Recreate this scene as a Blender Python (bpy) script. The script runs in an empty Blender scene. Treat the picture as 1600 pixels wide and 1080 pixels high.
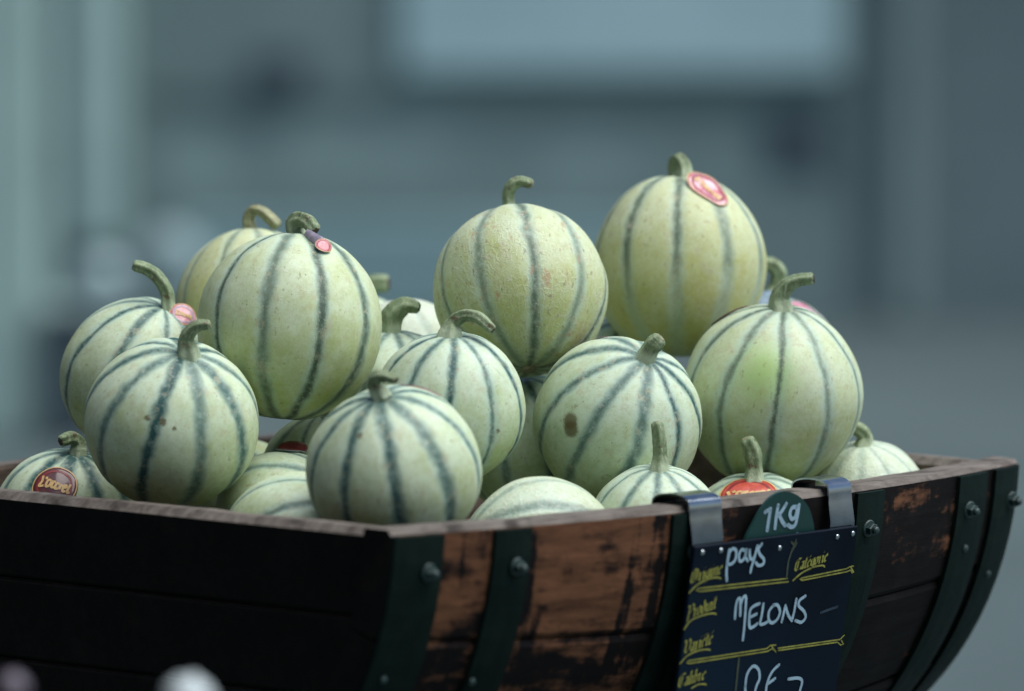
import bpy, math, random
import numpy as np
from mathutils import Vector, Matrix, noise
random.seed(7)
SC = bpy.context.scene
COL = SC.collection
R_ = math.radians

# ------------------------------------------------------------------ camera, sky, sun
PITCH, FPX, CAM_Z = R_(4.5), 10000.0, 1.35
CAM = Vector((0, 0, CAM_Z))
AX = Vector((1, 0, 0)); AU = Vector((0, math.sin(PITCH), math.cos(PITCH))); AF = Vector((0, math.cos(PITCH), -math.sin(PITCH)))
cd = bpy.data.cameras.new('camera'); cam = bpy.data.objects.new('camera', cd); COL.objects.link(cam)
cam.location = CAM; cam.rotation_euler = (math.pi/2-PITCH, 0, 0)
cd.sensor_width = 36; cd.lens = FPX/1600*36; cd.clip_start = .1; cd.clip_end = 2000
cd.dof.use_dof = True; cd.dof.focus_distance = 4.63; cd.dof.aperture_fstop = 3.5; cd.dof.aperture_blades = 0
SC.camera = cam

SUN_EL, SUN_AZ = R_(64), R_(105)          # azimuth measured clockwise from +Y
w = bpy.data.worlds.new('World'); SC.world = w; w.use_nodes = True
sk = w.node_tree.nodes.new('ShaderNodeTexSky'); sk.sky_type = 'NISHITA'; sk.sun_disc = False
sk.sun_elevation = SUN_EL; sk.sun_rotation = SUN_AZ; sk.air_density = 1.0; sk.dust_density = 1.0; sk.ozone_density = 2.0
bg = w.node_tree.nodes['Background']; w.node_tree.links.new(sk.outputs[0], bg.inputs[0]); bg.inputs[1].default_value = .05
sd = bpy.data.lights.new('sun', 'SUN'); sd.energy = 1.5; sd.angle = R_(65); sd.color = (1, .99, .96)
sun = bpy.data.objects.new('sun', sd); COL.objects.link(sun)
sdir = Vector((math.sin(SUN_AZ)*math.cos(SUN_EL), math.cos(SUN_AZ)*math.cos(SUN_EL), math.sin(SUN_EL)))
sun.rotation_euler = sdir.to_track_quat('Z', 'Y').to_euler(); sun.location = sdir*8
SC.view_settings.view_transform = 'Standard'; SC.view_settings.look = 'None'
SC.view_settings.exposure = 1.55; SC.view_settings.gamma = 1

def ray(px, py): return AX*((px-800)/FPX)-AU*((py-540)/FPX)+AF
def at(px, py, d): return CAM+ray(px, py)*d
def on_ground(px, d): return Vector(((px-800)/FPX*d, d/math.cos(PITCH), 0))

# ------------------------------------------------------------------ material helpers
class NT:
    def __init__(s, name):
        s.mat = bpy.data.materials.new(name); s.mat.use_nodes = True; s.t = s.mat.node_tree
        s.b = s.t.nodes['Principled BSDF']
        s.obj = s.t.nodes.new('ShaderNodeTexCoord').outputs['Object']
    def put(s, sock, v):
        if isinstance(v, bpy.types.NodeSocket): s.t.links.new(v, sock)
        elif v is not None:
            if sock.type == 'RGBA' and len(v) == 3: v = (*v, 1)
            sock.default_value = v
    def m(s, op, a, b=None, c=None):
        n = s.t.nodes.new('ShaderNodeMath'); n.operation = op
        for i, v in enumerate((a, b, c)): s.put(n.inputs[i], v)
        return n.outputs[0]
    def vm(s, op, a, b=None, sc=None):
        n = s.t.nodes.new('ShaderNodeVectorMath'); n.operation = op
        s.put(n.inputs[0], a); s.put(n.inputs[1], b)
        if sc is not None: s.put(n.inputs['Scale'], sc)
        return n.outputs['Value' if op in ('DOT_PRODUCT', 'LENGTH', 'DISTANCE') else 'Vector']
    def sep(s, v):
        n = s.t.nodes.new('ShaderNodeSeparateXYZ'); s.put(n.inputs[0], v); return n.outputs
    def noise(s, vec, scale, detail=2, rough=.5, col=False):
        n = s.t.nodes.new('ShaderNodeTexNoise'); s.put(n.inputs['Vector'], vec)
        n.inputs['Scale'].default_value = scale; n.inputs['Detail'].default_value = detail; n.inputs['Roughness'].default_value = rough
        return n.outputs['Color' if col else 'Fac']
    def white(s, v):
        n = s.t.nodes.new('ShaderNodeTexWhiteNoise'); n.noise_dimensions = '1D'; s.put(n.inputs['W'], v); return n.outputs['Value']
    def vor(s, vec, scale, feature='F1'):
        n = s.t.nodes.new('ShaderNodeTexVoronoi'); n.feature = feature; s.put(n.inputs['Vector'], vec); n.inputs['Scale'].default_value = scale
        return n.outputs['Distance']
    def ss(s, v, a, b, lo=0., hi=1.):
        n = s.t.nodes.new('ShaderNodeMapRange'); n.interpolation_type = 'SMOOTHSTEP'
        for k, x in zip((0, 1, 2, 3, 4), (v, a, b, lo, hi)): s.put(n.inputs[k], x)
        return n.outputs[0]
    def mix(s, f, a, b):
        n = s.t.nodes.new('ShaderNodeMix'); n.data_type = 'RGBA'
        s.put(n.inputs[0], f); s.put(n.inputs[6], a); s.put(n.inputs[7], b); return n.outputs[2]
    def out(s, col, rough=.5, bump=None, bs=.3, bd=.001, metal=0, coat=0, spec=.5):
        s.put(s.b.inputs['Base Color'], col); s.put(s.b.inputs['Roughness'], rough); s.b.inputs['Metallic'].default_value = metal
        s.b.inputs['Coat Weight'].default_value = coat; s.b.inputs['Coat Roughness'].default_value = .12
        s.put(s.b.inputs['Specular IOR Level'], spec)
        if bump is not None:
            n = s.t.nodes.new('ShaderNodeBump'); n.inputs['Strength'].default_value = bs; n.inputs['Distance'].default_value = bd
            s.put(n.inputs['Height'], bump); s.t.links.new(n.outputs[0], s.b.inputs['Normal'])
        return s.mat

def simple(name, c, rough=.5, var=.25, scale=40, metal=0, bs=.2, coat=0, dirt=None, spec=.5):
    t = NT(name); n = t.noise(t.obj, scale, 4, .6); n2 = t.noise(t.obj, scale*.22, 3)
    col = t.mix(t.ss(n, .3, .7), tuple(x*(1-var) for x in c), tuple(min(1, x*(1+var)) for x in c))
    if dirt: col = t.mix(t.ss(n2, .5, .68), col, dirt)
    return t.out(col, t.ss(n, .2, .8, max(0, rough-.08), min(1, rough+.08)), n, bs, .0006, metal, coat, spec)

# ------------------------------------------------------------------ object helpers
def link(name, verts, faces, mat, parent=None, smooth=True, mats=None, slots=None):
    me = bpy.data.meshes.new(name); me.from_pydata([tuple(v) for v in verts], [], faces); me.update()
    for mm in (mats or [mat]): me.materials.append(mm)
    if slots: me.polygons.foreach_set('material_index', slots)
    if smooth: me.polygons.foreach_set('use_smooth', [True]*len(me.polygons))
    o = bpy.data.objects.new(name, me); COL.objects.link(o)
    if parent: o.parent = parent
    return o
def empty(name, mw=None):
    o = bpy.data.objects.new(name, None); COL.objects.link(o); o.empty_display_size = .1
    if mw is not None: o.matrix_world = mw
    return o
def tag(o, label=None, cat=None, group=None, kind=None):
    for k, v in (('label', label), ('category', cat), ('group', group), ('kind', kind)):
        if v: o[k] = v
    return o
def frame(o, x, y, z): return Matrix(((x.x, y.x, z.x, o.x), (x.y, y.y, z.y, o.y), (x.z, y.z, z.z, o.z), (0, 0, 0, 1)))

class MB:
    """collects pieces of ONE part"""
    def __init__(s): s.v = []; s.f = []; s.sl = []
    def add(s, v, f, slot=0):
        n = len(s.v); s.v += [Vector(a) for a in v]; s.f += [tuple(i+n for i in q) for q in f]; s.sl += [slot]*len(f); return s
    def box(s, lo, hi, slot=0, b=0.):
        (x0, y0, z0), (x1, y1, z1) = lo, hi
        if b <= 0:
            v = [(x, y, z) for z in (z0, z1) for y in (y0, y1) for x in (x0, x1)]
            return s.add(v, [(0, 2, 3, 1), (4, 5, 7, 6), (0, 1, 5, 4), (2, 6, 7, 3), (0, 4, 6, 2), (1, 3, 7, 5)], slot)
        v = []
        for z, e in ((z0, b), (z0+b, 0), (z1-b, 0), (z1, b)):
            xa, xb, ya, yb = x0+e, x1-e, y0+e, y1-e
            v += [(xa+b, ya, z), (xb-b, ya, z), (xb, ya+b, z), (xb, yb-b, z), (xb-b, yb, z), (xa+b, yb, z), (xa, yb-b, z), (xa, ya+b, z)]
        f = [tuple(range(7, -1, -1)), tuple(range(24, 32))]
        for k in range(3):
            for i in range(8): j = (i+1) % 8; f.append((k*8+i, k*8+j, k*8+8+j, k*8+8+i))
        return s.add(v, f, slot)
    def tube(s, pts, rads, n=12, ridge=0., cap=True, slot=0, capslot=None, nr=5):
        pts = [Vector(p) for p in pts]; v = []; f = []
        T = (pts[1]-pts[0]).normalized(); X = T.orthogonal().normalized()
        for i, p in enumerate(pts):
            T2 = (pts[min(i+1, len(pts)-1)]-pts[max(i-1, 0)]).normalized()
            X = (X-T2*X.dot(T2)).normalized(); Y = T2.cross(X)
            for k in range(n):
                a = 2*math.pi*k/n; r = rads[i]*(1+ridge*math.cos(nr*a))
                v.append(p+X*(r*math.cos(a))+Y*(r*math.sin(a)))
        for i in range(len(pts)-1):
            for k in range(n): j = (k+1) % n; f.append((i*n+k, i*n+j, i*n+n+j, i*n+n+k))
        s.add(v, f, slot)
        if cap:
            m = len(pts)-1
            s.add(v[:n], [tuple(range(n-1, -1, -1))], slot); s.add(v[m*n:], [tuple(range(n))], slot if capslot is None else capslot)
        return s
    def lathe(s, prof, n, o, ax, slot=0):
        ax = Vector(ax).normalized(); X = ax.orthogonal().normalized(); Y = ax.cross(X); v = []; f = []
        for r, h in prof:
            for k in range(n):
                a = 2*math.pi*k/n; v.append(Vector(o)+ax*h+X*(r*math.cos(a))+Y*(r*math.sin(a)))
        for i in range(len(prof)-1):
            for k in range(n): j = (k+1) % n; f.append((i*n+k, i*n+j, i*n+n+j, i*n+n+k))
        f.append(tuple(range(n-1, -1, -1))); m = (len(prof)-1)*n; f.append(tuple(range(m, m+n)))
        return s.add(v, f, slot)
    def build(s, name, mat, parent=None, smooth=False, mats=None):
        return link(name, s.v, s.f, mat, parent, smooth, mats, s.sl if mats else None)

def crom(pts, n=6):
    pts = [Vector(p) for p in pts]; out = []
    P = [pts[0]*2-pts[1]]+pts+[pts[-1]*2-pts[-2]]
    for i in range(1, len(P)-2):
        a, b, c, d = P[i-1:i+3]
        for k in range(n):
            t = k/n; out.append(.5*((2*b)+(c-a)*t+(2*a-5*b+4*c-d)*t*t+(3*b-a-3*c+d)*t**3))
    out.append(pts[-1]); return out

# ------------------------------------------------------------------ materials
def wood_out(name, bare, paint, bias):
    # old stained wood: dark stain with worn bare patches along the grain (x runs along the staves)
    t = NT(name); x, y, z = t.sep(t.obj)
    st = t.vm('MULTIPLY', t.obj, (3.5, 14, 14)); g = t.noise(t.vm('MULTIPLY', t.obj, (9, 110, 110)), 1., 6, .7)
    big = t.noise(st, 2.2, 5, .65); mott = t.noise(t.vm('MULTIPLY', t.obj, (30, 34, 34)), 1., 4, .7)
    f = t.m('ADD', t.m('ADD', t.m('MULTIPLY', big, .55), t.m('MULTIPLY', mott, .35)), t.m('MULTIPLY', g, .22))
    drip = t.noise(t.vm('MULTIPLY', t.obj, (48, 9, 7)), 1., 4, .6); f = t.m('ADD', f, t.m('MULTIPLY', t.ss(drip, .52, .68), -.13))
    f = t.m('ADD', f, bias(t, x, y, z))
    wear = t.ss(f, .5, .62)
    b = t.mix(t.ss(g, .3, .72), tuple(c*.55 for c in bare), tuple(c*1.25 for c in bare))
    pc = t.mix(t.ss(mott, .4, .75), paint, tuple(c*2.2 for c in paint))
    return t.out(t.mix(wear, pc, b), t.ss(g, .2, .8, .55, .85), t.m('ADD', g, t.m('MULTIPLY', wear, -.4)), .5, .0012, spec=.12)
def wear_shade_side(t, x, y, z):
    a = t.m('MULTIPLY', t.ss(x, .2, .33), -.13)               # worn bare near the front corner; grazing dimness painted in to the right
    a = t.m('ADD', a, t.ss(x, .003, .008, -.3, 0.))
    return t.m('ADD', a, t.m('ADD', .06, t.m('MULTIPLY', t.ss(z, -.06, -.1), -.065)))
M_STAVE = wood_out('stained stave wood', (.135, .06, .03), (.0045, .0035, .0034), wear_shade_side)
M_HEAD = wood_out('black stained head wood', (.009, .0065, .005), (.003, .0027, .0024), lambda t, x, y, z: -.1)
def grey_wood(name, a, b):
    t = NT(name); g = t.noise(t.vm('MULTIPLY', t.obj, (14, 120, 120)), 1., 6, .7); d = t.noise(t.obj, 28, 4, .6)
    c = t.mix(t.ss(g, .3, .7), a, b); c = t.mix(t.ss(d, .52, .7), c, tuple(x*.4 for x in a))
    return t.out(c, .75, g, .6, .001, spec=.3)
M_RIM = grey_wood('weathered grey rim wood', (.075, .06, .048), (.19, .165, .14))
M_INNER = grey_wood('brown inner wood', (.05, .035, .025), (.13, .095, .07))
def paint_green():
    t = NT('dark green hoop paint'); n = t.noise(t.obj, 90, 5, .65); n2 = t.noise(t.obj, 22, 4, .7)
    c = t.mix(t.ss(n2, .35, .7), (.0025, .0085, .0065), (.005, .0145, .011)); c = t.mix(t.ss(n, .64, .74), c, (.014, .011, .008))
    return t.out(c, t.ss(n2, .3, .7, .5, .75), n, .5, .001, spec=.1)
M_HOOP = paint_green()
M_BOLT = simple('painted green bolt', (.014, .036, .032), .5, .4, 160, spec=.6)
M_CHROME = simple('bright clip steel', (.22, .25, .28), .2, .1, 30, metal=1, bs=.05)
M_PANEL = simple('navy chalkboard panel', (.001, .0045, .0105), .5, .3, 14, bs=.05, dirt=(.002, .010, .021), spec=.1)
M_TAB = simple('dark green plastic', (.002, .034, .03), .45, .08, 20, bs=.05)
M_WHITE = simple('white chalk marker', (.27, .40, .47), .6, .12, 90)
M_YEL = simple('olive yellow print', (.21, .21, .035), .55, .3, 120)
M_DULL = simple('dull olive print', (.035, .045, .028), .55, .3, 120)
M_RIVET = simple('small steel rivet', (.5, .55, .55), .25, .1, 60, metal=1)
def stem_mat(rad):
    t = NT('green melon stalk'); n = t.noise(t.vm('MULTIPLY', t.obj, (1.6, 1.6, .5)), 300, 5, .7); n2 = t.noise(t.obj, 75, 4, .65)
    c = t.mix(t.ss(n2, .35, .65), (.13, .19, .085), (.27, .35, .19)); c = t.mix(t.ss(n, .5, .7), c, (.40, .44, .28)); c = t.mix(t.ss(t.noise(t.obj, 130, 3, .6), .58, .7), c, (.13, .10, .05))
    c = t.mix(t.ss(t.m('ADD', t.vm('LENGTH', t.obj), t.m('MULTIPLY', t.m('SUBTRACT', n2, .5), .006)), rad+.0010, rad+.009, 1., 0.), c, (.42, .50, .32))
    return t.out(c, .55, n, .8, .0018)
M_STEM2 = simple('dry buff stalk', (.30, .31, .16), .6, .3, 200, bs=.6, dirt=(.12, .09, .04))
M_DRY = simple('pale dry stalk end', (.20, .21, .12), .7, .4, 240, bs=.6, dirt=(.10, .08, .04))
M_CUT = simple('dry brown stalk end', (.045, .028, .018), .8, .5, 300, bs=.6)
M_SCAR = simple('corky blossom scar', (.27, .23, .15), .8, .3, 300, bs=.7)
def sticker_mat(name, a, b, rough):
    t = NT(name); n = t.noise(t.obj, 120, 3); c = t.mix(t.ss(n, .35, .65), a, b); return t.out(c, rough, t.noise(t.obj, 160, 2), .5, .001, coat=.6)
M_RED = sticker_mat('red label paper', (.44, .045, .03), (.56, .085, .05), .42)
M_SHEEN = sticker_mat('red label with painted sheen', (.52, .13, .15), (.68, .36, .42), .25)  # red labels, with the sky's pink reflection painted into the colour
M_RED_SHADED = sticker_mat('shade-darkened red label', (.075, .008, .007), (.11, .016, .012), .5)  # label red darkened to paint in the shade among the melons
M_GOLD = simple('gold label print', (.62, .40, .16), .45, .15, 200)
M_RING = simple('dark label ring', (.22, .02, .018), .5, .15, 200)
M_BACK = simple('blue grey label back', (.20, .27, .33), .4, .25, 150)
M_LILAC = simple('lilac grey label', (.33, .29, .36), .3, .2, 150, coat=.4)
M_PLUM = simple('plum label edge', (.10, .03, .045), .4, .3, 150)

PALE, YG, YEL = (.575, .685, .495), (.37, .455, .17), (.47, .47, .13)
def melon_mat(rad, seed, yel=0., stripe=1., width=1., net=0., fade=0., spot=None, green=None, bloom=.5, rust=0.):
    t = NT('melon skin'); p = t.vm('SCALE', t.obj, sc=1/rad)
    so = Vector((seed*3.17, seed*1.71, seed*2.39)); q = t.vm('ADD', p, tuple(so))
    warp = t.vm('SCALE', t.vm('SUBTRACT', t.noise(q, 1.6, 2, .5, True), (.5, .5, .5)), sc=.10)
    x, y, z = t.sep(t.vm('ADD', p, warp)); zz = t.sep(p)[2]
    ang = t.m('ADD', t.m('MULTIPLY', t.m('ARCTAN2', y, x), 10/(2*math.pi)), 100.5)
    idx = t.m('FLOOR', ang); fr = t.m('ABSOLUTE', t.m('SUBTRACT', t.m('FRACT', ang), .5))
    rho = t.m('SQRT', t.m('ADD', t.m('MULTIPLY', x, x), t.m('MULTIPLY', y, y)))
    dist = t.m('MULTIPLY', t.m('MULTIPLY', fr, .628), rho)
    v = t.white(t.m('ADD', t.m('MODULO', idx, 10), seed*13.7+.3)); v2 = t.white(t.m('ADD', t.m('MODULO', idx, 10), seed*5.1+77.2))
    fine = t.noise(q, 46, 5, .75); mid = t.noise(q, 11, 4, .65); low = t.noise(q, 2.1, 3, .55)
    wob = t.noise(q, 5, 2)
    d2 = t.m('ADD', dist, t.m('ADD', t.m('MULTIPLY', t.m('SUBTRACT', fine, .5), .10), t.m('MULTIPLY', t.m('SUBTRACT', mid, .5), .03)))
    wd = t.m('MULTIPLY', t.m('ADD', .034, t.m('MULTIPLY', v, .034)), width)
    wd = t.m('MULTIPLY', wd, t.ss(wob, .25, .75, .7, 1.35))
    core = t.ss(t.m('DIVIDE', d2, wd), .1, 1.45, 1., 0.)
    inten = t.m('MULTIPLY', t.m('ADD', .62, t.m('MULTIPLY', v2, .38)), stripe)
    inten = t.m('MULTIPLY', inten, t.ss(t.m('ADD', t.m('MULTIPLY', mid, .6), t.m('MULTIPLY', fine, .4)), .3, .56, .45, 1.05))
    if fade: inten = t.m('MULTIPLY', inten, t.ss(t.m('ADD', zz, t.m('MULTIPLY', t.m('SUBTRACT', low, .5), 1.2)), -.45, .15, 1-fade, 1.))
    core = t.m('MULTIPLY', core, inten)
    halo = t.m('MULTIPLY', t.ss(t.m('ADD', dist, t.m('MULTIPLY', t.m('SUBTRACT', mid, .5), .1)), .03, .15, 1., 0.), min(1., stripe)*.55)
    # skin: pale grey green towards the stalk, yellower green towards the blossom end, mottled
    g = t.m('ADD', t.m('MULTIPLY', t.m('SUBTRACT', low, .5), 1.9), t.m('MULTIPLY', t.m('SUBTRACT', mid, .5), .9))
    g = t.ss(t.m('ADD', g, t.m('MULTIPLY', zz, -.55)), -.75, 1.0)
    ygc = tuple(a*(1-yel)+b*yel for a, b in zip(YG, YEL)); pc = tuple(a*(1-.6*yel)+b*.6*yel for a, b in zip(PALE, (.56, .58, .28)))
    wh = max(0., min(.7, bloom-.75)); pc = tuple(a*(1-wh)+b*wh for a, b in zip(pc, (.62, .70, .60))); ygc = tuple(a*(1-wh*.6)+b*wh*.6 for a, b in zip(ygc, (.55, .64, .48)))
    c = t.mix(g, pc, ygc)
    c = t.mix(t.m('MULTIPLY', t.ss(t.noise(q, 1.7, 2), .5, .75), .35*bloom), c, (.66, .73, .62))
    c = t.mix(halo, c, (.40, .57, .50))
    c = t.mix(t.m('MULTIPLY', t.ss(t.m('ADD', t.m('MULTIPLY', fine, .6), t.m('MULTIPLY', mid, .4)), .42, .66), .3), c, tuple(a*.74 for a in ygc))
    if green:
        gd = t.vm('DISTANCE', p, tuple(green)); c = t.mix(t.m('MULTIPLY', t.ss(t.m('ADD', gd, t.m('MULTIPLY', mid, .4)), .2, .75, 1., 0.), .75), c, (.36, .55, .14))
    stc = t.mix(t.ss(fine, .3, .7), (.008, .05, .048), (.028, .105, .092)) if yel < .3 else t.mix(t.ss(fine, .3, .7), (.03, .06, .04), (.075, .12, .075))
    c = t.mix(core, c, stc)
    bump = t.m('ADD', t.m('MULTIPLY', fine, .5), t.m('MULTIPLY', core, -.5))
    # specks, scuffs and corky flecks
    sp = t.ss(t.vor(q, 7.5), .045, .075, 1., 0.); sp = t.m('MULTIPLY', sp, t.ss(t.noise(q, 3.3, 1), .48, .6))
    c = t.mix(t.m('MULTIPLY', sp, .75), c, (.10, .085, .04))
    sc = t.noise(t.vm('MULTIPLY', q, (17, 17, 9)), 1., 4, .7); c = t.mix(t.m('MULTIPLY', t.ss(sc, .60, .69), .55+.35*rust), c, (.24, .19, .10))
    tan = t.noise(t.vm('MULTIPLY', q, (8, 8, 5)), 1., 5, .7); c = t.mix(t.m('MULTIPLY', t.ss(tan, .54, .66), .42), c, (.46, .42, .26))
    pale = t.noise(t.vm('MULTIPLY', q, (5.5, 5.5, 7)), 1., 6, .8); pm = t.ss(pale, .585, .65); c = t.mix(t.m('MULTIPLY', pm, .3+.4*rust), c, (.62, .58, .44)); bump = t.m('ADD', bump, t.m('MULTIPLY', pm, .35+.6*rust))
    if rust: c = t.mix(t.m('MULTIPLY', t.ss(t.noise(t.vm('MULTIPLY', q, (6, 6, 2.4)), 1., 4, .7), .585, .69), rust*.75), c, (.40, .25, .13))
    if spot:
        for s_ in spot:
            dd = t.vm('DISTANCE', p, tuple(s_[:3])); dd = t.m('ADD', dd, t.m('MULTIPLY', t.m('SUBTRACT', fine, .5), .12))
            c = t.mix(t.m('MULTIPLY', t.ss(dd, s_[3]*.7, s_[3]*1.25, 1., 0.), .85), c, (.115, .085, .03))
    if net:
        nq = t.vm('ADD', t.vm('MULTIPLY', q, (13, 13, 8)), t.vm('SCALE', t.noise(q, 9, 3, .6, True), sc=1.6))
        e = t.vor(nq, 1., 'DISTANCE_TO_EDGE'); ln = t.m('MULTIPLY', t.m('MULTIPLY', t.ss(e, .02, .13, 1., 0.), t.m('SUBTRACT', 1., t.m('MULTIPLY', core, .9))), t.ss(t.noise(q, 2.5, 2), .3, .55, .25, 1.))
        c = t.mix(t.m('MULTIPLY', ln, .6*net), c, (.70, .70, .58)); bump = t.m('ADD', bump, t.m('MULTIPLY', ln, 1.6*net))
    return t.out(c, t.ss(fine, .3, .7, .42, .6), bump, .35, .0011, spec=.42)

# ------------------------------------------------------------------ the half barrel
RIM_Z = CAM_Z-.463
C0 = Vector((-.08114, 4.29312, RIM_Z)); U = Vector((.673674, .73903, 0)); Wd = Vector((-.73903, .673674, 0)); ZZ = Vector((0, 0, 1)); L = .6874
BAR = frame(C0, U, Wd, ZZ)
barrel = tag(empty('half_barrel', BAR), 'dark half barrel of old wooden staves with green iron hoops holding the melons', 'barrel')
TH = .026
HC = .012
def Rb(s): return .2603+.045*(1-(2*s/L-1)**2)
def phi0(s): return math.asin(HC/Rb(s))
def bp(s, ph, dr=0.): r = Rb(s)+dr; return Vector((s, .26-r*math.cos(ph), HC-r*math.sin(ph)))
def bn(ph): return Vector((0, -math.cos(ph), -math.sin(ph)))
NST = 10
for k in range(NST):
    nS, nA = 28, 6; TS = (0., .05, .33, .67, .95, 1.); v = []; f = []; sl = []; gap = .0016; ch = .0022
    jit = random.uniform(-.0015, .0015)
    prof = []
    for a in range(nA): prof.append((TS[a], 0))                    # outer run, then inner run backwards
    for a in range(nA-1, -1, -1): prof.append((TS[a], 1))
    n = len(prof)
    for i in range(nS+1):
        s = L*i/nS; p0 = phi0(s); dp = (math.pi-2*p0)/NST; a0 = p0+dp*k; a1 = a0+dp
        r = Rb(s); g = gap/r*.5
        lo = a0+(g if k else 0); hi = a1-(g if k < NST-1 else 0)
        for t_, inn in prof:
            edge = t_ in (0., 1.); ph = lo+(hi-lo)*t_; dr = (-TH if inn else 0.)+jit*(1-inn)
            if edge:
                rimedge = (k == 0 and t_ == 0.) or (k == NST-1 and t_ == 1.)
                dr += ch*.6 if inn else -(ch*(1.5+.5*noise.noise(Vector((s*40, k, 5)))) if rimedge else ch)
            P = bp(s, ph, dr)
            if inn and edge and (k == 0 or k == NST-1) and ((k == 0) == (t_ == 0.)): P.z = 0.
            if edge and (k == 0 or k == NST-1) and ((k == 0) == (t_ == 0.)): P.z = .0012*noise.noise(Vector((s*22, k, inn*1.3)))+.0008*noise.noise(Vector((s*75, k, inn)))
            v.append(P)
    for i in range(nS):
        for j in range(n):
            j2 = (j+1) % n; f.append((i*n+j, i*n+j2, (i+1)*n+j2, (i+1)*n+j))
            top = (k == 0 and j in (n-1, 0)) or (k == NST-1 and j in (nA-1, nA-2))
            sl.append(1 if top else (2 if nA <= j < n-1 else 0))
    f += [tuple(range(n-1, -1, -1)), tuple(range(nS*n, nS*n+n))]; sl += [3, 3]
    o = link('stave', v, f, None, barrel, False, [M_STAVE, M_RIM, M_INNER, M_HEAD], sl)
# heads: horizontal boards let in a little way from the stave ends
for e, s0 in ((0, .006), (1, L-.036)):
    sm = s0+.011; rr = Rb(sm)-TH-.0006; z = -.0008; hs = (.062, .058, .055, .052)
    for hgt in hs:
        za, zb = z-hgt+.0015, z; v = []; f = []
        zs = [zb, zb-(.0055 if z > -.01 else .002), (za+zb)/2, za+.002, za]; rows = []
        for q, zz in enumerate(zs):
            h = math.sqrt(max(1e-4, rr*rr-(HC-zz)**2)); c = (.0060 if z > -.01 and q == 0 else .0018) if q in (0, 4) else 0
            rows.append((zz, h, c))
        nx = 15
        for zz, h, c in rows:
            for side in (0, 1):
                for i in range(nx):
                    tt = .26-h+2*h*i/(nx-1); wob = .0012*noise.noise(Vector((tt*30, hgt*99, e))) if zz == zb else 0
                    v.append(Vector((s0+c if side == 0 else s0+.022-c, tt, zz+wob)))
        sl = []
        for q in range(4):
            for side in (0, 1):
                for i in range(nx-1):
                    a = (q*2+side)*nx+i; b = ((q+1)*2+side)*nx+i
                    f.append((a, a+1, b+1, b) if side else (a, b, b+1, a+1)); sl.append(1 if (q == 0 and z > -.01) else (2 if side == (1 if e == 0 else 0) else 0))
        for q, sl_ in ((0, 1), (4, 0)):
            for i in range(nx-1):
                a = q*2*nx+i; f.append((a, a+nx, a+nx+1, a+1)); sl.append(sl_)
        link('head_board', v, f, None, barrel, False, [M_HEAD, M_RIM, M_INNER], sl)
        z -= hgt
# hoops with coach bolts and rivets
HOOPS = ((.0012, .0399, .028, (.0125, -.103)), (.0815, .1118, .1, (.085, -.11)), (.2411, .2717, .262, (.257,)),
         (.4436, .478, .4585, (.456,)), (.5856, .6300, .602, (.606, -.06)), (.6440, .6840, .673, (.66, -.085)))
for s0, s1, sb, rv in HOOPS:
    ns, na = 4, 44; v = []; f = []
    for inn in (0, 1):
        for i in range(ns+1):
            s = s0+(s1-s0)*i/ns; p0 = phi0(s)+.018
            for a in range(na+1):
                ph = p0+(math.pi-2*p0)*a/na; e = .0008 if (i in (0, ns) and not inn) else 0
                v.append(bp(s, ph, -.0008 if inn else .0034-e))
    m = (ns+1)*(na+1)
    for i in range(ns):
        for a in range(na):
            q = i*(na+1)+a; f.append((q, q+na+1, q+na+2, q+1)); f.append((m+q, m+q+1, m+q+na+2, m+q+na+1))
    for a in range(na):
        f.append((a, a+1, m+a+1, m+a)); q = ns*(na+1)+a; f.append((q+1, q, m+q, m+q+1))
    for i in range(ns):
        for a in (0, na):
            q = i*(na+1)+a; x = (q, m+q, m+q+na+1, q+na+1); f.append(x if a == 0 else x[::-1])
    hp = link('hoop', v, f, M_HOOP, barrel, False)
    for back in (0, 1):
        s = sb; ph = phi0(s)+.016/Rb(s)+.052
        if back: ph = math.pi-ph
        o = bp(s, ph, .0034); ax = bn(ph)
        b = MB(); b.lathe([(.0064, 0), (.0064, .001), (.0058, .0016)], 20, o, ax)
        b.lathe([(.0048, .001), (.0048, .005), (.0042, .0058)], 6, o, ax)
        b.lathe([(.0029, .0054), (.0029, .008), (.0021, .009), (.0008, .0095)], 14, o, ax)
        b.build('bolt', M_BOLT, hp)
    for z in rv[1:]:
        ph = math.asin((HC-z)/Rb(rv[0])); o = bp(rv[0], ph, .0034)
        MB().lathe([(.0032, 0), (.003, .0010), (.002, .0018), (.0008, .0022)], 12, o, bn(ph)).build('rivet', M_BOLT, hp)
# a plain trestle carries the barrel, below the picture
M_TRESTLE = simple('dark trestle timber', (.05, .04, .03), .8, .3, 30)
tr = tag(empty('trestle', BAR), 'dark timber trestle carrying the half barrel below the picture', 'trestle')
for s in (.16, .53):
    MB().box((s-.02, .0, -.33), (s+.02, .52, -.26+.0), b=.003).build('cross_beam', M_TRESTLE, tr)
    for t0 in (.02, .46): MB().box((s-.018, t0, -RIM_Z), (s+.018, t0+.04, -.331), b=.003).build('leg', M_TRESTLE, tr)
    for t0 in (.10, .38): MB().box((s-.018, t0-.03, -.259), (s+.018, t0+.03, -.2)).build('chock', M_TRESTLE, tr)

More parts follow.
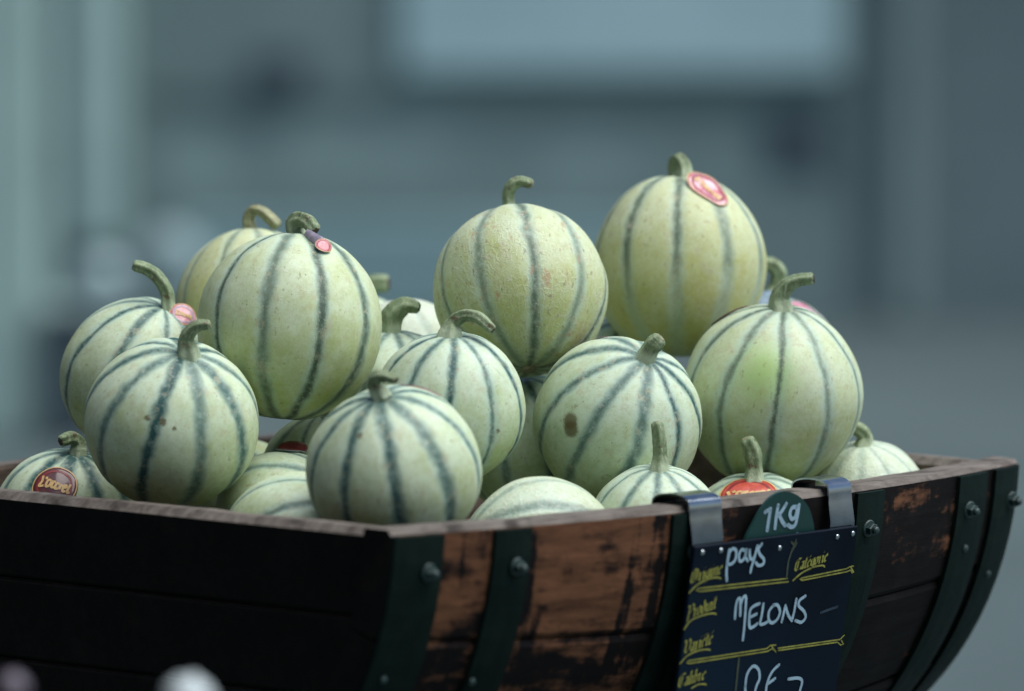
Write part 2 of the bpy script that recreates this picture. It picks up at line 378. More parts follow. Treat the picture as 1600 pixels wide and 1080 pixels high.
# ------------------------------------------------------------------ melons
# key: px, py, r(px), depth, height ratio, stalk foot px, tilt sign to camera, stripe px, stalk path, stalk r(px), options
MEL = {
 'm1': (398, 478, 123, 4.83, .985, (394, 356), -.1, (345, 425), [(390, 360, 0), (388, 342, 0), (394, 330, .002), (406, 330, .006), (420, 340, .008), (431, 351, .01)], (15, 10, 8, 8, 9, 9), dict(yel=1., stripe=.75, width=.8)),
 'm2': (453, 510, 145, 4.665, 1.02, (465, 366), -.06, (416, 500), [(465, 372, .0), (460, 352, .002), (468, 343, .006), (480, 346, .012), (490, 358, .016)], (20, 15, 12, 11, 10), dict(yel=.36, stripe=1.1, width=1.15, bloom=.4)),
 'm3': (222, 590, 128, 4.73, .97, (262, 476), .3, (213, 520), [(263, 480, 0), (259, 455, .0), (245, 433, .002), (228, 421, .003), (212, 416, .004)], (15, 11, 10, 9.5, 9), dict(yel=.15, stripe=1.0, width=.9)),
 'm4': (268, 661, 137, 4.591, .965, (295, 546), .5, (252, 650), [(293, 550, 0), (291, 530, .003), (300, 516, .006), (312, 509, .008), (325, 508, .010)], (24, 12, 10, 9, 7.5), dict(stripe=1.15, width=1.5, yel=.1)),
 'm5': (615, 735, 138, 4.463, .955, (592, 609), .42, (548, 690), [(592, 614, 0), (584, 600, .0), (588, 590, .004), (602, 588, .008), (617, 593, .012)], (19, 12, 10, 8.5, 7), dict(stripe=1.15, width=1.5, yel=.1)),
 'm6': (702, 636, 119, 4.6, 1.0, (712, 517), .25, (657, 570), [(703, 521, 0), (708, 504, .0), (725, 493, .003), (747, 496, .006), (768, 514, .008)], (26, 12, 9.5, 9, 7.5), dict(stripe=1.05, width=1.2, bloom=.8)),
 'm7': (813, 455, 137, 4.73, 1.0, (799, 319), -.4, (832, 420), [(797, 326, 0), (795, 306, 0), (800, 291, .002), (813, 284, .003), (829, 287, .004)], (13, 10, 9.5, 8.5, 7), dict(yel=.6, stripe=.95, width=.9, net=.28, rust=.9, bloom=.5)),
 'm8': (1061, 416, 136, 4.853, 1.06, (1062, 278), -.05, (1053, 380), [(1057, 282, -.01), (1053, 262, -.008), (1058, 249, -.002), (1068, 255, .006), (1072, 272, .012), (1068, 290, .016)], (16, 10, 9, 10, 10, 9), dict(yel=1., stripe=.9, width=1.35, net=.12, fade=.95, bloom=.5)),
 'm9': (1206, 618, 140, 4.754, 1.03, (1221, 479), .28, (1212, 590), [(1221, 485, 0), (1219, 466, .0), (1229, 449, .002), (1246, 439, .004), (1267, 436, .006)], (27, 16, 12, 10, 9), dict(yel=.45, stripe=1., width=1.05, green='g')),
 'm10': (965, 658, 132, 4.677, 1.0, (1011, 553), .55, (938, 640), [(1009, 558, 0), (1016, 545, .002), (1023, 537, .004), (1028, 532, .005)], (21, 14, 13.5, 12), dict(stripe=1.05, width=1.3, spot='s', bloom=.8)),
 'm11': (1025, 831.3, 106.3, 4.604, 1.0, (1029, 729), .3, (990, 760), [(1030, 734, 0), (1031, 712, .0), (1030, 690, .001), (1027, 664, .002)], (21, 11.5, 10.5, 9.5), dict(stripe=.85, bloom=.9)),
 'm12': (1180, 857.8, 119.8, 4.706, 1.0, (1178, 744), .34, (1120, 762), [(1178, 752, 0), (1178, 730, .0), (1176, 708, .001), (1168, 690, .003)], (22, 13, 13, 11), dict(stripe=.8)),
 'm13': (1350, 792.3, 104.3, 4.793, 1.0, (1346, 692), .3, (1340, 725), [(1350, 696, 0), (1352, 684, 0), (1345, 674, .001), (1334, 668, .001)], (20, 12, 11, 10), dict(stripe=.4, net=.6, bloom=1, yel=.1)),
 'm14': (845, 868.2, 123.2, 4.542, 1.0, (730, 850), .3, (868, 788), None, None, dict(stripe=.7, net=.8, bloom=1.2, width=1.2)),
 'm15': (468, 859.6, 123.6, 4.54, 1.0, (560, 800), .35, (440, 795), None, None, dict(stripe=.9, bloom=.8)),
 'm16': (440, 813.2, 108.2, 4.643, 1.0, (520, 775), .4, (450, 727), None, None, dict(stripe=1., width=1.2, bloom=.6)),
 'm17': (103, 813.3, 113.3, 4.686, 1.0, (118, 702), .25, (62, 745), [(122, 708, 0), (122, 692, 0), (112, 684, .004), (98, 689, .008)], (18, 12, 10, 9), dict(stripe=1.15, width=1.9, bloom=.6)),
 'm18': (636, 577.7, 109.7, 4.87, 1.0, (590, 490), -.5, (655, 490), None, None, dict(stripe=.45, net=1., bloom=1.5)),
 'm19': (612, 621.8, 107.8, 4.742, 1.0, (614, 515), .12, (645, 520), [(611, 520, 0), (612, 500, .0), (620, 486, .002), (635, 477, .004), (651, 480, .005)], (22, 19, 16, 13, 9), dict(stripe=.9, bloom=1.)),
 'm20': (556, 568.4, 108.4, 4.969, 1.0, (565, 461), -.1, (540, 500), [(566, 464, 0), (572, 452, 0), (584, 444, .001), (601, 443, .002)], (20, 15, 14, 13), dict(stripe=.9)),
 'm21': (950, 602.7, 107.7, 4.909, 1.0, (985, 510), .3, (966, 522), None, None, dict(stripe=1.1, bloom=.8)),
 'm22': (1205, 575, 112, 4.912, 1.0, (1208, 463), -.1, (1190, 490), [(1203, 468, 0), (1214, 448, 0), (1217, 428, 0), (1207, 415, .001), (1191, 412, .002)], (22, 13, 12, 11, 10), dict(stripe=1.4, bloom=1.5, width=2.5)),
 'm24': (505, 742, 98, 4.735, 1.0, (500, 620), .2, (520, 690), None, None, dict(stripe=1., yel=.3)),
 'm23': (835, 700.1, 115.1, 4.773, 1.0, (820, 590), .2, (833, 612), None, None, dict(stripe=1.)),
}
LAB = {
 'm1': 'yellowish melon with a curled buff stalk behind the big melon top left',
 'm2': 'large striped melon on top at the left, red label tucked under its dark stalk',
 'm3': 'melon at the far left with long straight stalk and round sheen-painted red label',
 'm4': 'pale melon with bold dark stripes standing just inside the left rim',
 'm5': 'pale melon with two thick dark stripes right behind the near barrel corner',
 'm6': 'pale green melon whose long thin stalk arches to the right, left of centre',
 'm7': 'scuffed melon on top in the centre showing its blossom scar underneath',
 'm8': 'highest melon of the heap, yellow green, with sheen-painted red label beside its looped stalk',
 'm9': 'tall striped melon at the right with thick stalk pointing right and a bright green patch',
 'm10': 'pale melon with one oval brown spot and a short stubby stalk',
 'm11': 'low pale melon with upright straight stalk beside the left steel clip',
 'm12': 'low melon with an oval red and gold label behind the green tab',
 'm13': 'netted whitish melon lowest at the right against the far end of the barrel',
 'm14': 'netted pale melon lying on its side at the front rim in the middle',
 'm15': 'melon lying on its side between the two front melons, low at the rim',
 'm16': 'shaded melon with bluish stripes in the gap behind the two front melons',
 'm17': 'shaded melon in the left corner with a round shade-darkened red label',
 'm18': 'white netted melon at the back seen through the gap left of centre',
 'm19': 'melon with a thick dark green hooked stalk behind the arched stalk melon',
 'm20': 'melon at the back hidden but for its stalk beside the big left melon',
 'm21': 'melon glimpsed between and below the two top melons',
 'm22': 'melon at the back right with hooked stalk and bluish crown behind the tall melon',
 'm24': 'shaded brownish melon in the dark gap under the big left melon',
 'm23': 'dark shaded melon deep in the gap below the scuffed top melon',
}
NAMEP = {}; DARK = ('m2', 'm5', 'm6', 'm8', 'm9', 'm17', 'm19', 'm20')
def melon(key, P):
    px, py, rp, d, hr, foot, sg, spx, path, srad, opt = P
    C = at(px, py, d); rad = rp*d/FPX
    ox, oy = (foot[0]-px)/rp, -(foot[1]-py)/rp/hr; l = math.hypot(ox, oy); m = math.sqrt(max(0, 1-sg*sg))
    A = (AX*(ox/l*m)+AU*(oy/l*m)-AF*sg).normalized()
    # spin so that a stripe runs through the given spot
    e1 = A.orthogonal().normalized(); e2 = A.cross(e1)
    def dirv(qx, qy):
        a, b = (qx-px)/rp, -(qy-py)/rp; l2 = a*a+b*b
        if l2 > .98: k = math.sqrt(.98/l2); a *= k; b *= k; l2 = .98
        return (AX*a+AU*b-AF*math.sqrt(1-l2)).normalized()
    D = dirv(*spx); th = math.atan2(D.dot(e2), D.dot(e1)); X = e1*math.cos(th)+e2*math.sin(th); Y = A.cross(X)
    mw = frame(C, X, Y, A); inv = mw.inverted(); seed = int(key[1:])
    o_ = dict(opt); loc = lambda v: (inv.to_3x3() @ v)
    if o_.get('green'): o_['green'] = loc(dirv(1190, 580))
    if o_.get('spot'): o_['spot'] = [(*loc(dirv(890, 657)), .1), (*loc(dirv(891, 669)), .1)]
    if key == 'm4': o_['spot'] = [(*loc(dirv(238, 652)), .035), (*loc(dirv(262, 658)), .04), (*loc(dirv(280, 668)), .025)]
    if key == 'm6': o_['spot'] = [(*loc(dirv(796, 704)), .05), (*loc(dirv(778, 672)), .03)]
    if key == 'm5': o_['spot'] = [(*loc(dirv(563, 678)), .045)]
    mat = melon_mat(rad, seed, **o_)
    nu, nv = 140, 84; v = []; f = []
    def radius(u):
        ph = math.atan2(u.y, u.x); rho = math.hypot(u.x, u.y); q = ph*10/(2*math.pi); fr = abs(q-round(q))*.628*rho
        g = .016*math.exp(-(fr/.075)**2)*min(1, rho*1.4)
        lowf = .024*noise.noise(u*1.3+Vector((seed*7.1, 0, 0)))+.006*noise.noise(u*3.4+Vector((0, seed*3.3, 0)))
        dim = .03*math.exp(-(rho/.16)**2)
        return 1.004-g+lowf-dim
    for j in range(nv+1):
        t = math.pi*j/nv
        for i in range(nu):
            a = 2*math.pi*i/nu; u = Vector((math.sin(t)*math.cos(a), math.sin(t)*math.sin(a), math.cos(t)))
            r = radius(u)*rad; v.append(Vector((u.x*r, u.y*r, u.z*r*hr)))
    for j in range(nv):
        for i in range(nu): i2 = (i+1) % nu; f.append((j*nu+i, j*nu+nu+i, j*nu+nu+i2, j*nu+i2))
    o = link('melon', v, f, mat); o.matrix_world = mw
    tag(o, LAB[key], 'melon', 'melons heaped in the half barrel')
    pole = C+A*(rad*hr)
    dp = (pole-CAM).dot(AF)
    if path:
        pts = [inv @ at(x, y, dp-z) for x, y, z in path]; pts = crom(pts, 7)
        rr = [r*(.70 if i == 0 else .92 if i == 1 else 1)*dp/FPX for i, r in enumerate(srad)]; n = len(path); rs = [np.interp(i/7, range(n), rr) for i in range(len(pts))]
        pts = [pts[0]-(pts[1]-pts[0]).normalized()*.006]+pts; rs = [rs[0]*1.1]+rs
        rs = [r*(1+.06*noise.noise(Vector((i*.5, seed, 0)))) for i, r in enumerate(rs)]
        # rounded, shrivelled end
        T = (pts[-1]-pts[-2]).normalized(); e = rs[-1]
        b = MB(); b.tube(pts+[pts[-1]+T*e*.3, pts[-1]+T*e*.5], rs+[e*.93, e*.7], 25, .14, True, 0, 1)
        b.build('stem', None, o, True, [M_STEM2 if key == 'm1' else stem_mat(rad*hr), M_CUT if key in DARK else M_STEM2])
        MB().tube([pts[-1]+T*e*.42, pts[-1]+T*e*.60], [e*.74, e*.58], 12, .18, True).build('stem_end', M_CUT if key in DARK else M_DRY, o, True)
    if key == 'm7':
        b = MB(); b.lathe([(.0052, -.002), (.0055, .0006), (.0042, .0018), (.0028, .0012), (.0012, .0016)], 18, (0, 0, -rad*hr*.975), (0, 0, -1)); b.build('blossom_scar', M_SCAR, o, True)
    def surf(cn, a, b, lift, R1, R2):
        u = (cn+R1*a+R2*b).normalized(); r = radius(u)*rad+lift; return Vector((u.x*r, u.y*r, u.z*r*hr))
    NAMEP[key] = (o, inv, dirv, surf, rad, loc)
    return o
for k, P in MEL.items(): melon(k, P)

# melons buried under the visible ones
fill_lab = 'melon buried in the dark bottom of the heap, its striped skin in shade'
fm = melon_mat(.056, 40.3, stripe=1.)
src = NAMEP['m23'][0]
for i, (s, t, z) in enumerate(((.12, .30, -.125), (.24, .20, -.13), (.25, .345, -.125), (.37, .17, -.135), (.38, .31, -.12), (.50, .22, -.13), (.50, .35, -.10), (.60, .28, -.085), (.275, .415, -.035), (.41, .42, -.03), (.19, .175, -.128))):
    c = src.copy(); COL.objects.link(c); c.matrix_world = Matrix.Translation(BAR @ Vector((s, t, z))) @ Matrix.Rotation(i*1.3, 4, 'Z') @ Matrix.Rotation(.4+i*.9, 4, 'X') @ Matrix.Scale(.94, 4)
    if i == 8: tag(c, 'sliver of a shaded melon just above the rim between the front left melons', 'melon', 'melons heaped in the half barrel')
    else: tag(c, fill_lab, 'melon', 'melons buried in the bottom of the heap')

# ------------------------------------------------------------------ stickers on melons
def sticker(key, cpx, ra, rb, mat, ang=0., lift=.0008, tilt=(0, 0), bend=0., ring=None, text=None, back=None, label=None, dirn=None, plane=None):
    """thin round label lying on the skin, ra x rb in melon radii"""
    o, inv, dirv, surf, rad, loc = NAMEP[key]
    cn = dirn if dirn is not None else loc(dirv(*cpx)) if cpx else Vector((0, 0, 1)); A = loc(AX); R1 = (A-cn*A.dot(cn)).normalized(); R2 = cn.cross(R1)
    ca, sa = math.cos(ang), math.sin(ang)
    def pt(a, b, up=0.):
        x, y = a*ra, b*rb; x, y = x*ca-y*sa, x*sa+y*ca
        if plane: return inv @ (plane[0]+plane[1]*x*rad+plane[2]*y*rad+plane[3]*(up+lift-bend*(a*a+.4*b)))
        l = lift+up+max(0, tilt[0]*a+tilt[1]*b)+bend*a*a
        return surf(cn, x, y, l, R1, R2)
    nr, na = 6, 40; v = []; f = []; th = .00045
    for up in (0, -th):
        v.append(pt(0, 0, up))
        for i in range(1, nr+1):
            for k in range(na):
                q = 2*math.pi*k/na; w_ = 1+.012*math.sin(3*q+1); v.append(pt(i/nr*math.cos(q)*w_, i/nr*math.sin(q)*w_, up))
    N = 1+nr*na; sl = []
    for base, fl in ((0, 0), (N, 1)):
        for k in range(na):
            q = (base, base+1+k, base+1+(k+1) % na); f.append(q[::-1] if fl else q); sl.append(fl)
            for i in range(nr-1):
                a = base+1+i*na+k; b = base+1+i*na+(k+1) % na; q = (a, a+na, b+na, b); f.append(q[::-1] if fl else q); sl.append(fl)
    for k in range(na):
        a = 1+(nr-1)*na+k; b = 1+(nr-1)*na+(k+1) % na; f.append((b, a, a+N, b+N)); sl.append(1)
    st = link('label', v, f, None, o, True, [mat, back or M_BACK], sl)
    if label: st['label'] = label
    def ribbon(lines, wdt, m, name, up):
        vv, ff = [], []
        for ln in lines:
            P2 = crom([Vector((x, y, 0)) for x, y in ln], 5); base = len(vv)
            for i, p in enumerate(P2):
                T = (P2[min(i+1, len(P2)-1)]-P2[max(0, i-1)]).normalized(); nn = Vector((-T.y, T.x, 0))*wdt
                for s_ in (-1, 1): q = p+nn*s_; vv.append(pt(q.x, q.y, up))
            for i in range(len(P2)-1): ff.append((base+2*i, base+2*i+1, base+2*i+3, base+2*i+2))
        link(name, vv, ff, m, st, True)
    if ring:
        circ = lambda r_: [(r_*math.cos(q*math.pi/14), r_*math.sin(q*math.pi/14)) for q in range(29)]
        ribbon([circ(.72)], .05, ring, 'ring', .0002)
        ribbon([circ(.955)], .03, M_GOLD, 'border', .0002)
    if text: ribbon(text, .052, M_GOLD, 'lettering', .0004)
    return st
def behind(key, px, py, z=.22):
    P = MEL[key]; a, b = (px-P[0])/P[2], -(py-P[1])/P[2]
    return NAMEP[key][5]((AX*a+AU*b+AF*z).normalized())
# flowing script across the round labels
SCRIPT = [[(-.62, .22), (-.56, .0), (-.62, -.2), (-.42, -.16)], [(-.44, .2), (-.4, .1)],
          [(-.18, .1), (-.32, .08), (-.32, -.16), (-.18, -.1), (-.16, .1), (-.14, -.14)],
          [(.02, .08), (-.08, .06), (-.08, -.14), (.04, -.12)], [(.18, .06), (.08, .04), (.08, -.15), (.2, -.13)],
          [(.24, .08), (.26, -.14), (.26, .0), (.36, .06)], [(.38, -.02), (.5, .02), (.46, .1), (.38, .02), (.42, -.16), (.54, -.12)],
          [(.64, .18), (.6, -.04), (.64, -.16), (.72, -.12)]]
sticker('m12', (1166, 770), .42, .40, M_RED, .0, ring=M_RING, text=[[(x*1.05, y*1.35-.02) for x, y in l] for l in SCRIPT], label='oval red label with gold script')
sticker('m17', (92, 757), .33, .33, M_RED_SHADED, -.35, ring=M_RING, text=[[(x, y*1.2+.05) for x, y in l] for l in SCRIPT], label='round shade-darkened red label in shade')
sticker('m5', None, .26, .2, M_PLUM, -.25, .0008, back=M_SHEEN, dirn=behind('m5', 655, 606, .12), label='dark label seen on edge')
sticker('m16', None, .22, .2, M_RED_SHADED, .3, .002, (.004, .008), dirn=behind('m16', 455, 700, .1), label='red label with bluish back curling up')
sticker('m22', (1196, 470), .34, .3, M_BACK, .0, .001, (0, .004), label='bluish label at the crown')
sticker('m22', (1258, 492), .30, .24, M_SHEEN, -.7, .0015, (.003, .0), label='sheen-painted red label on the right shoulder')
sticker('m9', None, .34, .26, M_PLUM, .6, .0012, back=M_PLUM, dirn=behind('m9', 1150, 492, .3), label='dark label seen on edge')
sticker('m10', None, .26, .2, M_PLUM, .3, .0008, back=M_PLUM, dirn=behind('m10', 930, 531, .25), label='dark label seen on edge')
def tongue(key, path, widths, mat, endmat, label):
    """strip label from the stalk down the shoulder, curled in section"""
    o, inv, dirv, surf, rad, loc = NAMEP[key]
    dp = [(x, y, z) for x, y, z in path]
    cpt = crom([Vector((x, y, z*1000)) for x, y, z in dp], 6); n = len(cpt); ws = [np.interp(i/6, range(len(path)), widths) for i in range(n)]
    v = []; f = []; sl = []; na = 9
    d0 = MEL[key][3]
    for th in (0., .0005):
        for i, p in enumerate(cpt):
            T = (cpt[min(i+1, n-1)]-cpt[max(i-1, 0)]); T.z = 0; T.normalize(); nx, ny = -T.y, T.x
            for k in range(na):
                a = -1+2*k/(na-1); v.append(inv @ at(p.x+nx*a*ws[i], p.y+ny*a*ws[i], d0-p.z/1000+th+.0015*a*a+.0005*noise.noise(Vector((i*.25, a, 3)))))
    for s_ in (0, 1):
        for i in range(n-1):
            for k in range(na-1):
                q = s_*n*na+i*na+k; g = (q, q+1, q+na+1, q+na); f.append(g if s_ == 0 else g[::-1]); sl.append(1 if (i > n*.55 and s_ == 0) else 0)
    st = link('label', v, f, None, o, True, [mat, endmat], sl); st['label'] = label
    return st
sticker('m8', (1104, 305), .285, .2, M_SHEEN, -.62, .0012, (-.004, .002), ring=M_RING, text=[[(x*.95, y*1.1) for x, y in l] for l in SCRIPT], back=M_LILAC, label='sheen-painted red label with faint print')
tongue('m2', [(477, 363, .017), (484, 367, .023), (491, 372, .027), (498, 377, .030), (504, 381, .032)], (6, 7, 8, 9, 8), M_LILAC, M_LILAC, 'narrow lilac strip of the label')

def facing(px, py, d, nx, ny):           # a flat label standing off the skin, its normal leaning nx, ny
    N = (-AF+AX*nx+AU*ny).normalized(); E1 = (AX-N*AX.dot(N)).normalized(); return (at(px, py, d), E1, N.cross(E1), N)
sticker('m3', None, .175, .15, M_SHEEN, -.25, 0, bend=.003, plane=facing(287, 491, 4.73-.024, .35, .45), ring=M_LILAC, text=[[(x*.9, y*1.1) for x, y in l] for l in SCRIPT], label='round sheen-painted red label standing off the skin')
sticker('m2', None, .095, .085, M_SHEEN, -.3, 0, bend=.002, plane=facing(506, 383, 4.665-.034, .3, .5), ring=M_RED, label='small round red end of the label')

# ------------------------------------------------------------------ price board hung on the rim with two steel clips
def on_t(px, py, t):                      # the point of a sight line at distance t across the barrel
    r = ray(px, py); return CAM+r*((t-(CAM-C0).dot(Wd))/r.dot(Wd))
TB = .26-Rb(L/2)-.008
STL = on_t(1086, 855, TB); SX = (on_t(1341, 822, TB)-STL).normalized()
SZ = (-ZZ*math.cos(R_(9.5))+Wd*math.sin(R_(9.5))); SZ = (SZ-SX*SZ.dot(SX)).normalized(); SN = SX.cross(SZ).normalized()
if SN.dot(AF) > 0: SN = -SN
BW = (on_t(1341, 822, TB)-STL).length; BH = .215
SM = frame(STL, SX, -SZ, SN)
board = tag(empty('price_board', SM), 'navy price board with chalk words pays and MELONS clipped to the barrel rim', 'price sign')
SI = SM.inverted()
MB().box((0, -BH, -.003), (BW, 0, 0), b=.0006).build('panel', M_PANEL, board)
def brd(px, py, up=.0004):
    r = ray(px, py); t = (STL-CAM).dot(SN)/r.dot(SN); p = SI @ (CAM+r*t); return Vector((p.x, p.y, up))
def z7(x, y): return brd(1040+x/3.175, 740+y/3.175)
def pen(name, strokes, wdt, mat, parent=board, nib=None, conv=z7, up=.0004, smooth=True):
    b = MB()
    for st in strokes:
        P = [conv(*q) for q in st]; P = crom(P, 6) if smooth and len(P) > 2 else P
        for p in P: p.z = up
        if nib:
            nv = Vector((*nib, 0)); vv = []
            for p in P: vv += [p-nv, p+nv]
            b.add(vv, [(2*i, 2*i+1, 2*i+3, 2*i+2) for i in range(len(P)-1)])
        else:
            vv = []
            for i, p in enumerate(P):
                T = (P[min(i+1, len(P)-1)]-P[max(i-1, 0)]).normalized(); n = Vector((-T.y, T.x, 0))*wdt; vv += [p-n, p+n]
            b.add(vv, [(2*i, 2*i+1, 2*i+3, 2*i+2) for i in range(len(P)-1)])
            for p in (P[0], P[-1]): b.add([p+Vector((math.cos(k*math.pi/5), math.sin(k*math.pi/5), 0))*wdt for k in range(10)], [tuple(range(10))])
        up += .00006
    return b.build(name, mat, parent)
WS = .0012
pen('chalk_word', [[(314, 378), (304, 440), (300, 490), (302, 530)], [(303, 455), (314, 395), (332, 372), (348, 385), (344, 425), (325, 447), (304, 450)],
     [(393, 385), (376, 376), (362, 402), (365, 432), (382, 428), (396, 396), (398, 372), (393, 410), (405, 432)],
     [(414, 380), (416, 415), (428, 425), (440, 405)], [(452, 358), (437, 420), (424, 460), (418, 488)],
     [(474, 348), (458, 372), (464, 400), (484, 425), (480, 448), (458, 455), (444, 441)]], WS, M_WHITE)
pen('chalk_word', [[(342, 718), (346, 665), (354, 628), (367, 620), (369, 660), (368, 704)], [(370, 650), (382, 616), (396, 612), (394, 680), (388, 760), (381, 824)],
     [(463, 645), (438, 655), (418, 676), (412, 720), (415, 762), (432, 760), (452, 744)], [(416, 712), (448, 696)],
     [(482, 646), (474, 700), (466, 744), (486, 744), (506, 732)], [(534, 650), (510, 682), (508, 722), (524, 740), (550, 722), (564, 685), (552, 652), (530, 652)],
     [(572, 734), (580, 700), (590, 655)], [(590, 655), (604, 700), (622, 728)], [(622, 728), (634, 680), (644, 622)],
     [(688, 606), (660, 628), (656, 655), (680, 680), (690, 710), (670, 736), (640, 728)]], WS, M_WHITE)
pen('chalk_price', [[(393, 1056), (401, 1000), (420, 965), (440, 955), (460, 975), (464, 1016), (450, 1050), (436, 1095), (415, 1120), (396, 1100), (393, 1056)],
     [(560, 949), (530, 978), (508, 1020), (496, 1075), (505, 1110), (530, 1112)], [(540, 1016), (508, 1040)], [(607, 1018), (655, 1014), (674, 1030), (664, 1075), (655, 1110)]], WS, M_WHITE)
M_SMEAR = simple('chalk smear', (.012, .03, .05), .6, .5, 90)
pen('chalk_smear', [[(768, 690), (800, 678), (850, 660)]], .0010, M_SMEAR)
# broken-letter print
GL = {'O': (1.0, [[(.35, 1.6), (.1, 1.3), (.1, .2), (.35, 0)], [(.35, 0), (.8, .2), (.8, 1.3), (.35, 1.6)], [(.45, 1.3), (.45, .3)]]),
 'C': (.9, [[(.8, 1.45), (.4, 1.6), (.1, 1.2), (.1, .3), (.4, 0), (.8, .2)], [(.45, 1.3), (.45, .3)]]),
 'P': (.95, [[(0, 1.5), (.3, 1.4), (.3, -.3)], [(.3, 1.4), (.6, 1.6), (.85, 1.3), (.85, .8), (.35, .6)]]),
 'V': (.95, [[(0, 1.6), (.25, 1.3), (.25, .3), (.5, 0)], [(.3, 1.4), (.6, 1.6), (.85, 1.2), (.85, .4), (.5, 0)]]),
 'r': (.5, [[(.05, .95), (.2, .8), (.2, .1), (.32, 0)], [(.22, .8), (.45, 1)]]),
 'i': (.36, [[(.03, .95), (.18, .82), (.18, .12), (.32, 0)], [(.16, 1.3), (.26, 1.42)]]),
 'g': (.62, [[(.42, 1), (.12, .85), (.12, .2), (.42, .05)], [(.5, 1), (.5, -.3), (.1, -.5)]]),
 'n': (.66, [[(.03, .95), (.16, .82), (.16, 0)], [(.18, .8), (.38, 1), (.5, .85), (.5, .1), (.62, 0)]]),
 'e': (.55, [[(.15, .5), (.45, .7), (.35, 1), (.12, .8), (.12, .2), (.35, 0), (.5, .15)]]),
 'a': (.6, [[(.1, .95), (.4, 1), (.45, .8), (.45, .1), (.58, 0)], [(.45, .55), (.12, .45), (.12, .12), (.4, .05)]]),
 't': (.42, [[(.18, 1.4), (.18, .15), (.38, .02)], [(.02, 1), (.38, 1)]]),
 'o': (.6, [[(.3, 1), (.1, .8), (.1, .2), (.3, 0)], [(.3, 0), (.5, .2), (.5, .8), (.3, 1)]]),
 'd': (.62, [[(.2, 1.5), (.5, .8), (.5, .2), (.3, 0)], [(.3, 0), (.1, .2), (.1, .8), (.38, 1)]]),
 'u': (.66, [[(.03, .95), (.16, .82), (.16, .12), (.34, 0), (.5, .2)], [(.5, 1), (.5, .1), (.62, 0)]]),
 'l': (.34, [[(.1, 1.6), (.16, 1.4), (.16, .12), (.3, 0)]]), 'b': (.6, [[(.08, 1.6), (.14, 1.4), (.14, .15), (.32, 0)], [(.32, 0), (.5, .2), (.5, .8), (.18, .9)]])}
GL['é'] = (.55, GL['e'][1]+[[(.25, 1.25), (.42, 1.5)]])
def gothic(word, x0, y0, x1, y1, xh, slant=.22):
    tot = sum(GL[c][0] for c in word); dx, dy = (x1-x0)/tot, (y1-y0)/tot; cx = 0.; out = []
    for c in word:
        w_, st = GL[c]
        for l in st: out.append([(x0+(cx+a)*dx+b*slant*xh, y0+(cx+a)*dy-b*xh) for a, b in l])
        cx += w_
    pen('printed_word', out, 0, M_YEL, nib=(.00085, .0006), smooth=False)
gothic('Origine', 118, 545, 270, 494, 42); gothic('Catégorie', 634, 486, 792, 432, 38); gothic('Produit', 98, 724, 240, 668, 44)
gothic('Variété', 82, 897, 222, 842, 43); gothic('Calibre', 56, 1064, 188, 1018, 42)
SW = [[(116, 590), (150, 556), (200, 526), (250, 515), (272, 520)], [(630, 530), (672, 494), (730, 464), (775, 455), (787, 462)], [(90, 772), (125, 728), (185, 702), (232, 693), (248, 697)],
      [(70, 942), (108, 902), (160, 878), (205, 872), (220, 876)], [(128, 1064), (160, 1046), (190, 1044), (200, 1048)]]
for l in SW: pen('swash', [l], .0007, M_YEL)
LN = [[(160, 570), (602, 520)], [(168, 584), (606, 536)], [(160, 570), (148, 577), (168, 584)], [(672, 518), (895, 472), (912, 462), (930, 458)], [(676, 529), (898, 486), (915, 478), (924, 492)], [(672, 518), (662, 522), (676, 529)],
      [(112, 928), (500, 868), (518, 852), (545, 850)], [(118, 941), (505, 881), (525, 868), (545, 884)], [(112, 928), (100, 938), (118, 941)], [(556, 866), (862, 823), (884, 802)], [(556, 877), (850, 836), (866, 850), (880, 846), (870, 828)],
      [(914, 461), (930, 488)], [(520, 851), (545, 886)]]
for i in ((0, 1, 2), (3, 4, 5, 11), (6, 7, 8, 12), (9, 10)): pen('ruled_line', [LN[k] for k in i], .00055, M_YEL, smooth=False)
pen('ruled_line', [[(598, 520), (606, 440), (622, 388), (636, 366)], [(634, 365), (645, 330)], [(622, 340), (640, 360)], [(625, 372), (648, 345)]], .0009, M_DULL, smooth=False)
pen('ruled_line', [[(362, 916), (347, 1060), (343, 1100)]], .0010, M_DULL, smooth=False)
for x, y in ((182, 392), (274, 382), (565, 370), (851, 314), (928, 298)):
    c = z7(x, y); b = MB(); b.lathe([(.0021, 0), (.0020, .0006), (.0012, .0010), (.0004, .0011)], 14, (c.x, c.y, 0), (0, 0, 1)); b.build('rivet', M_RIVET, board, True)
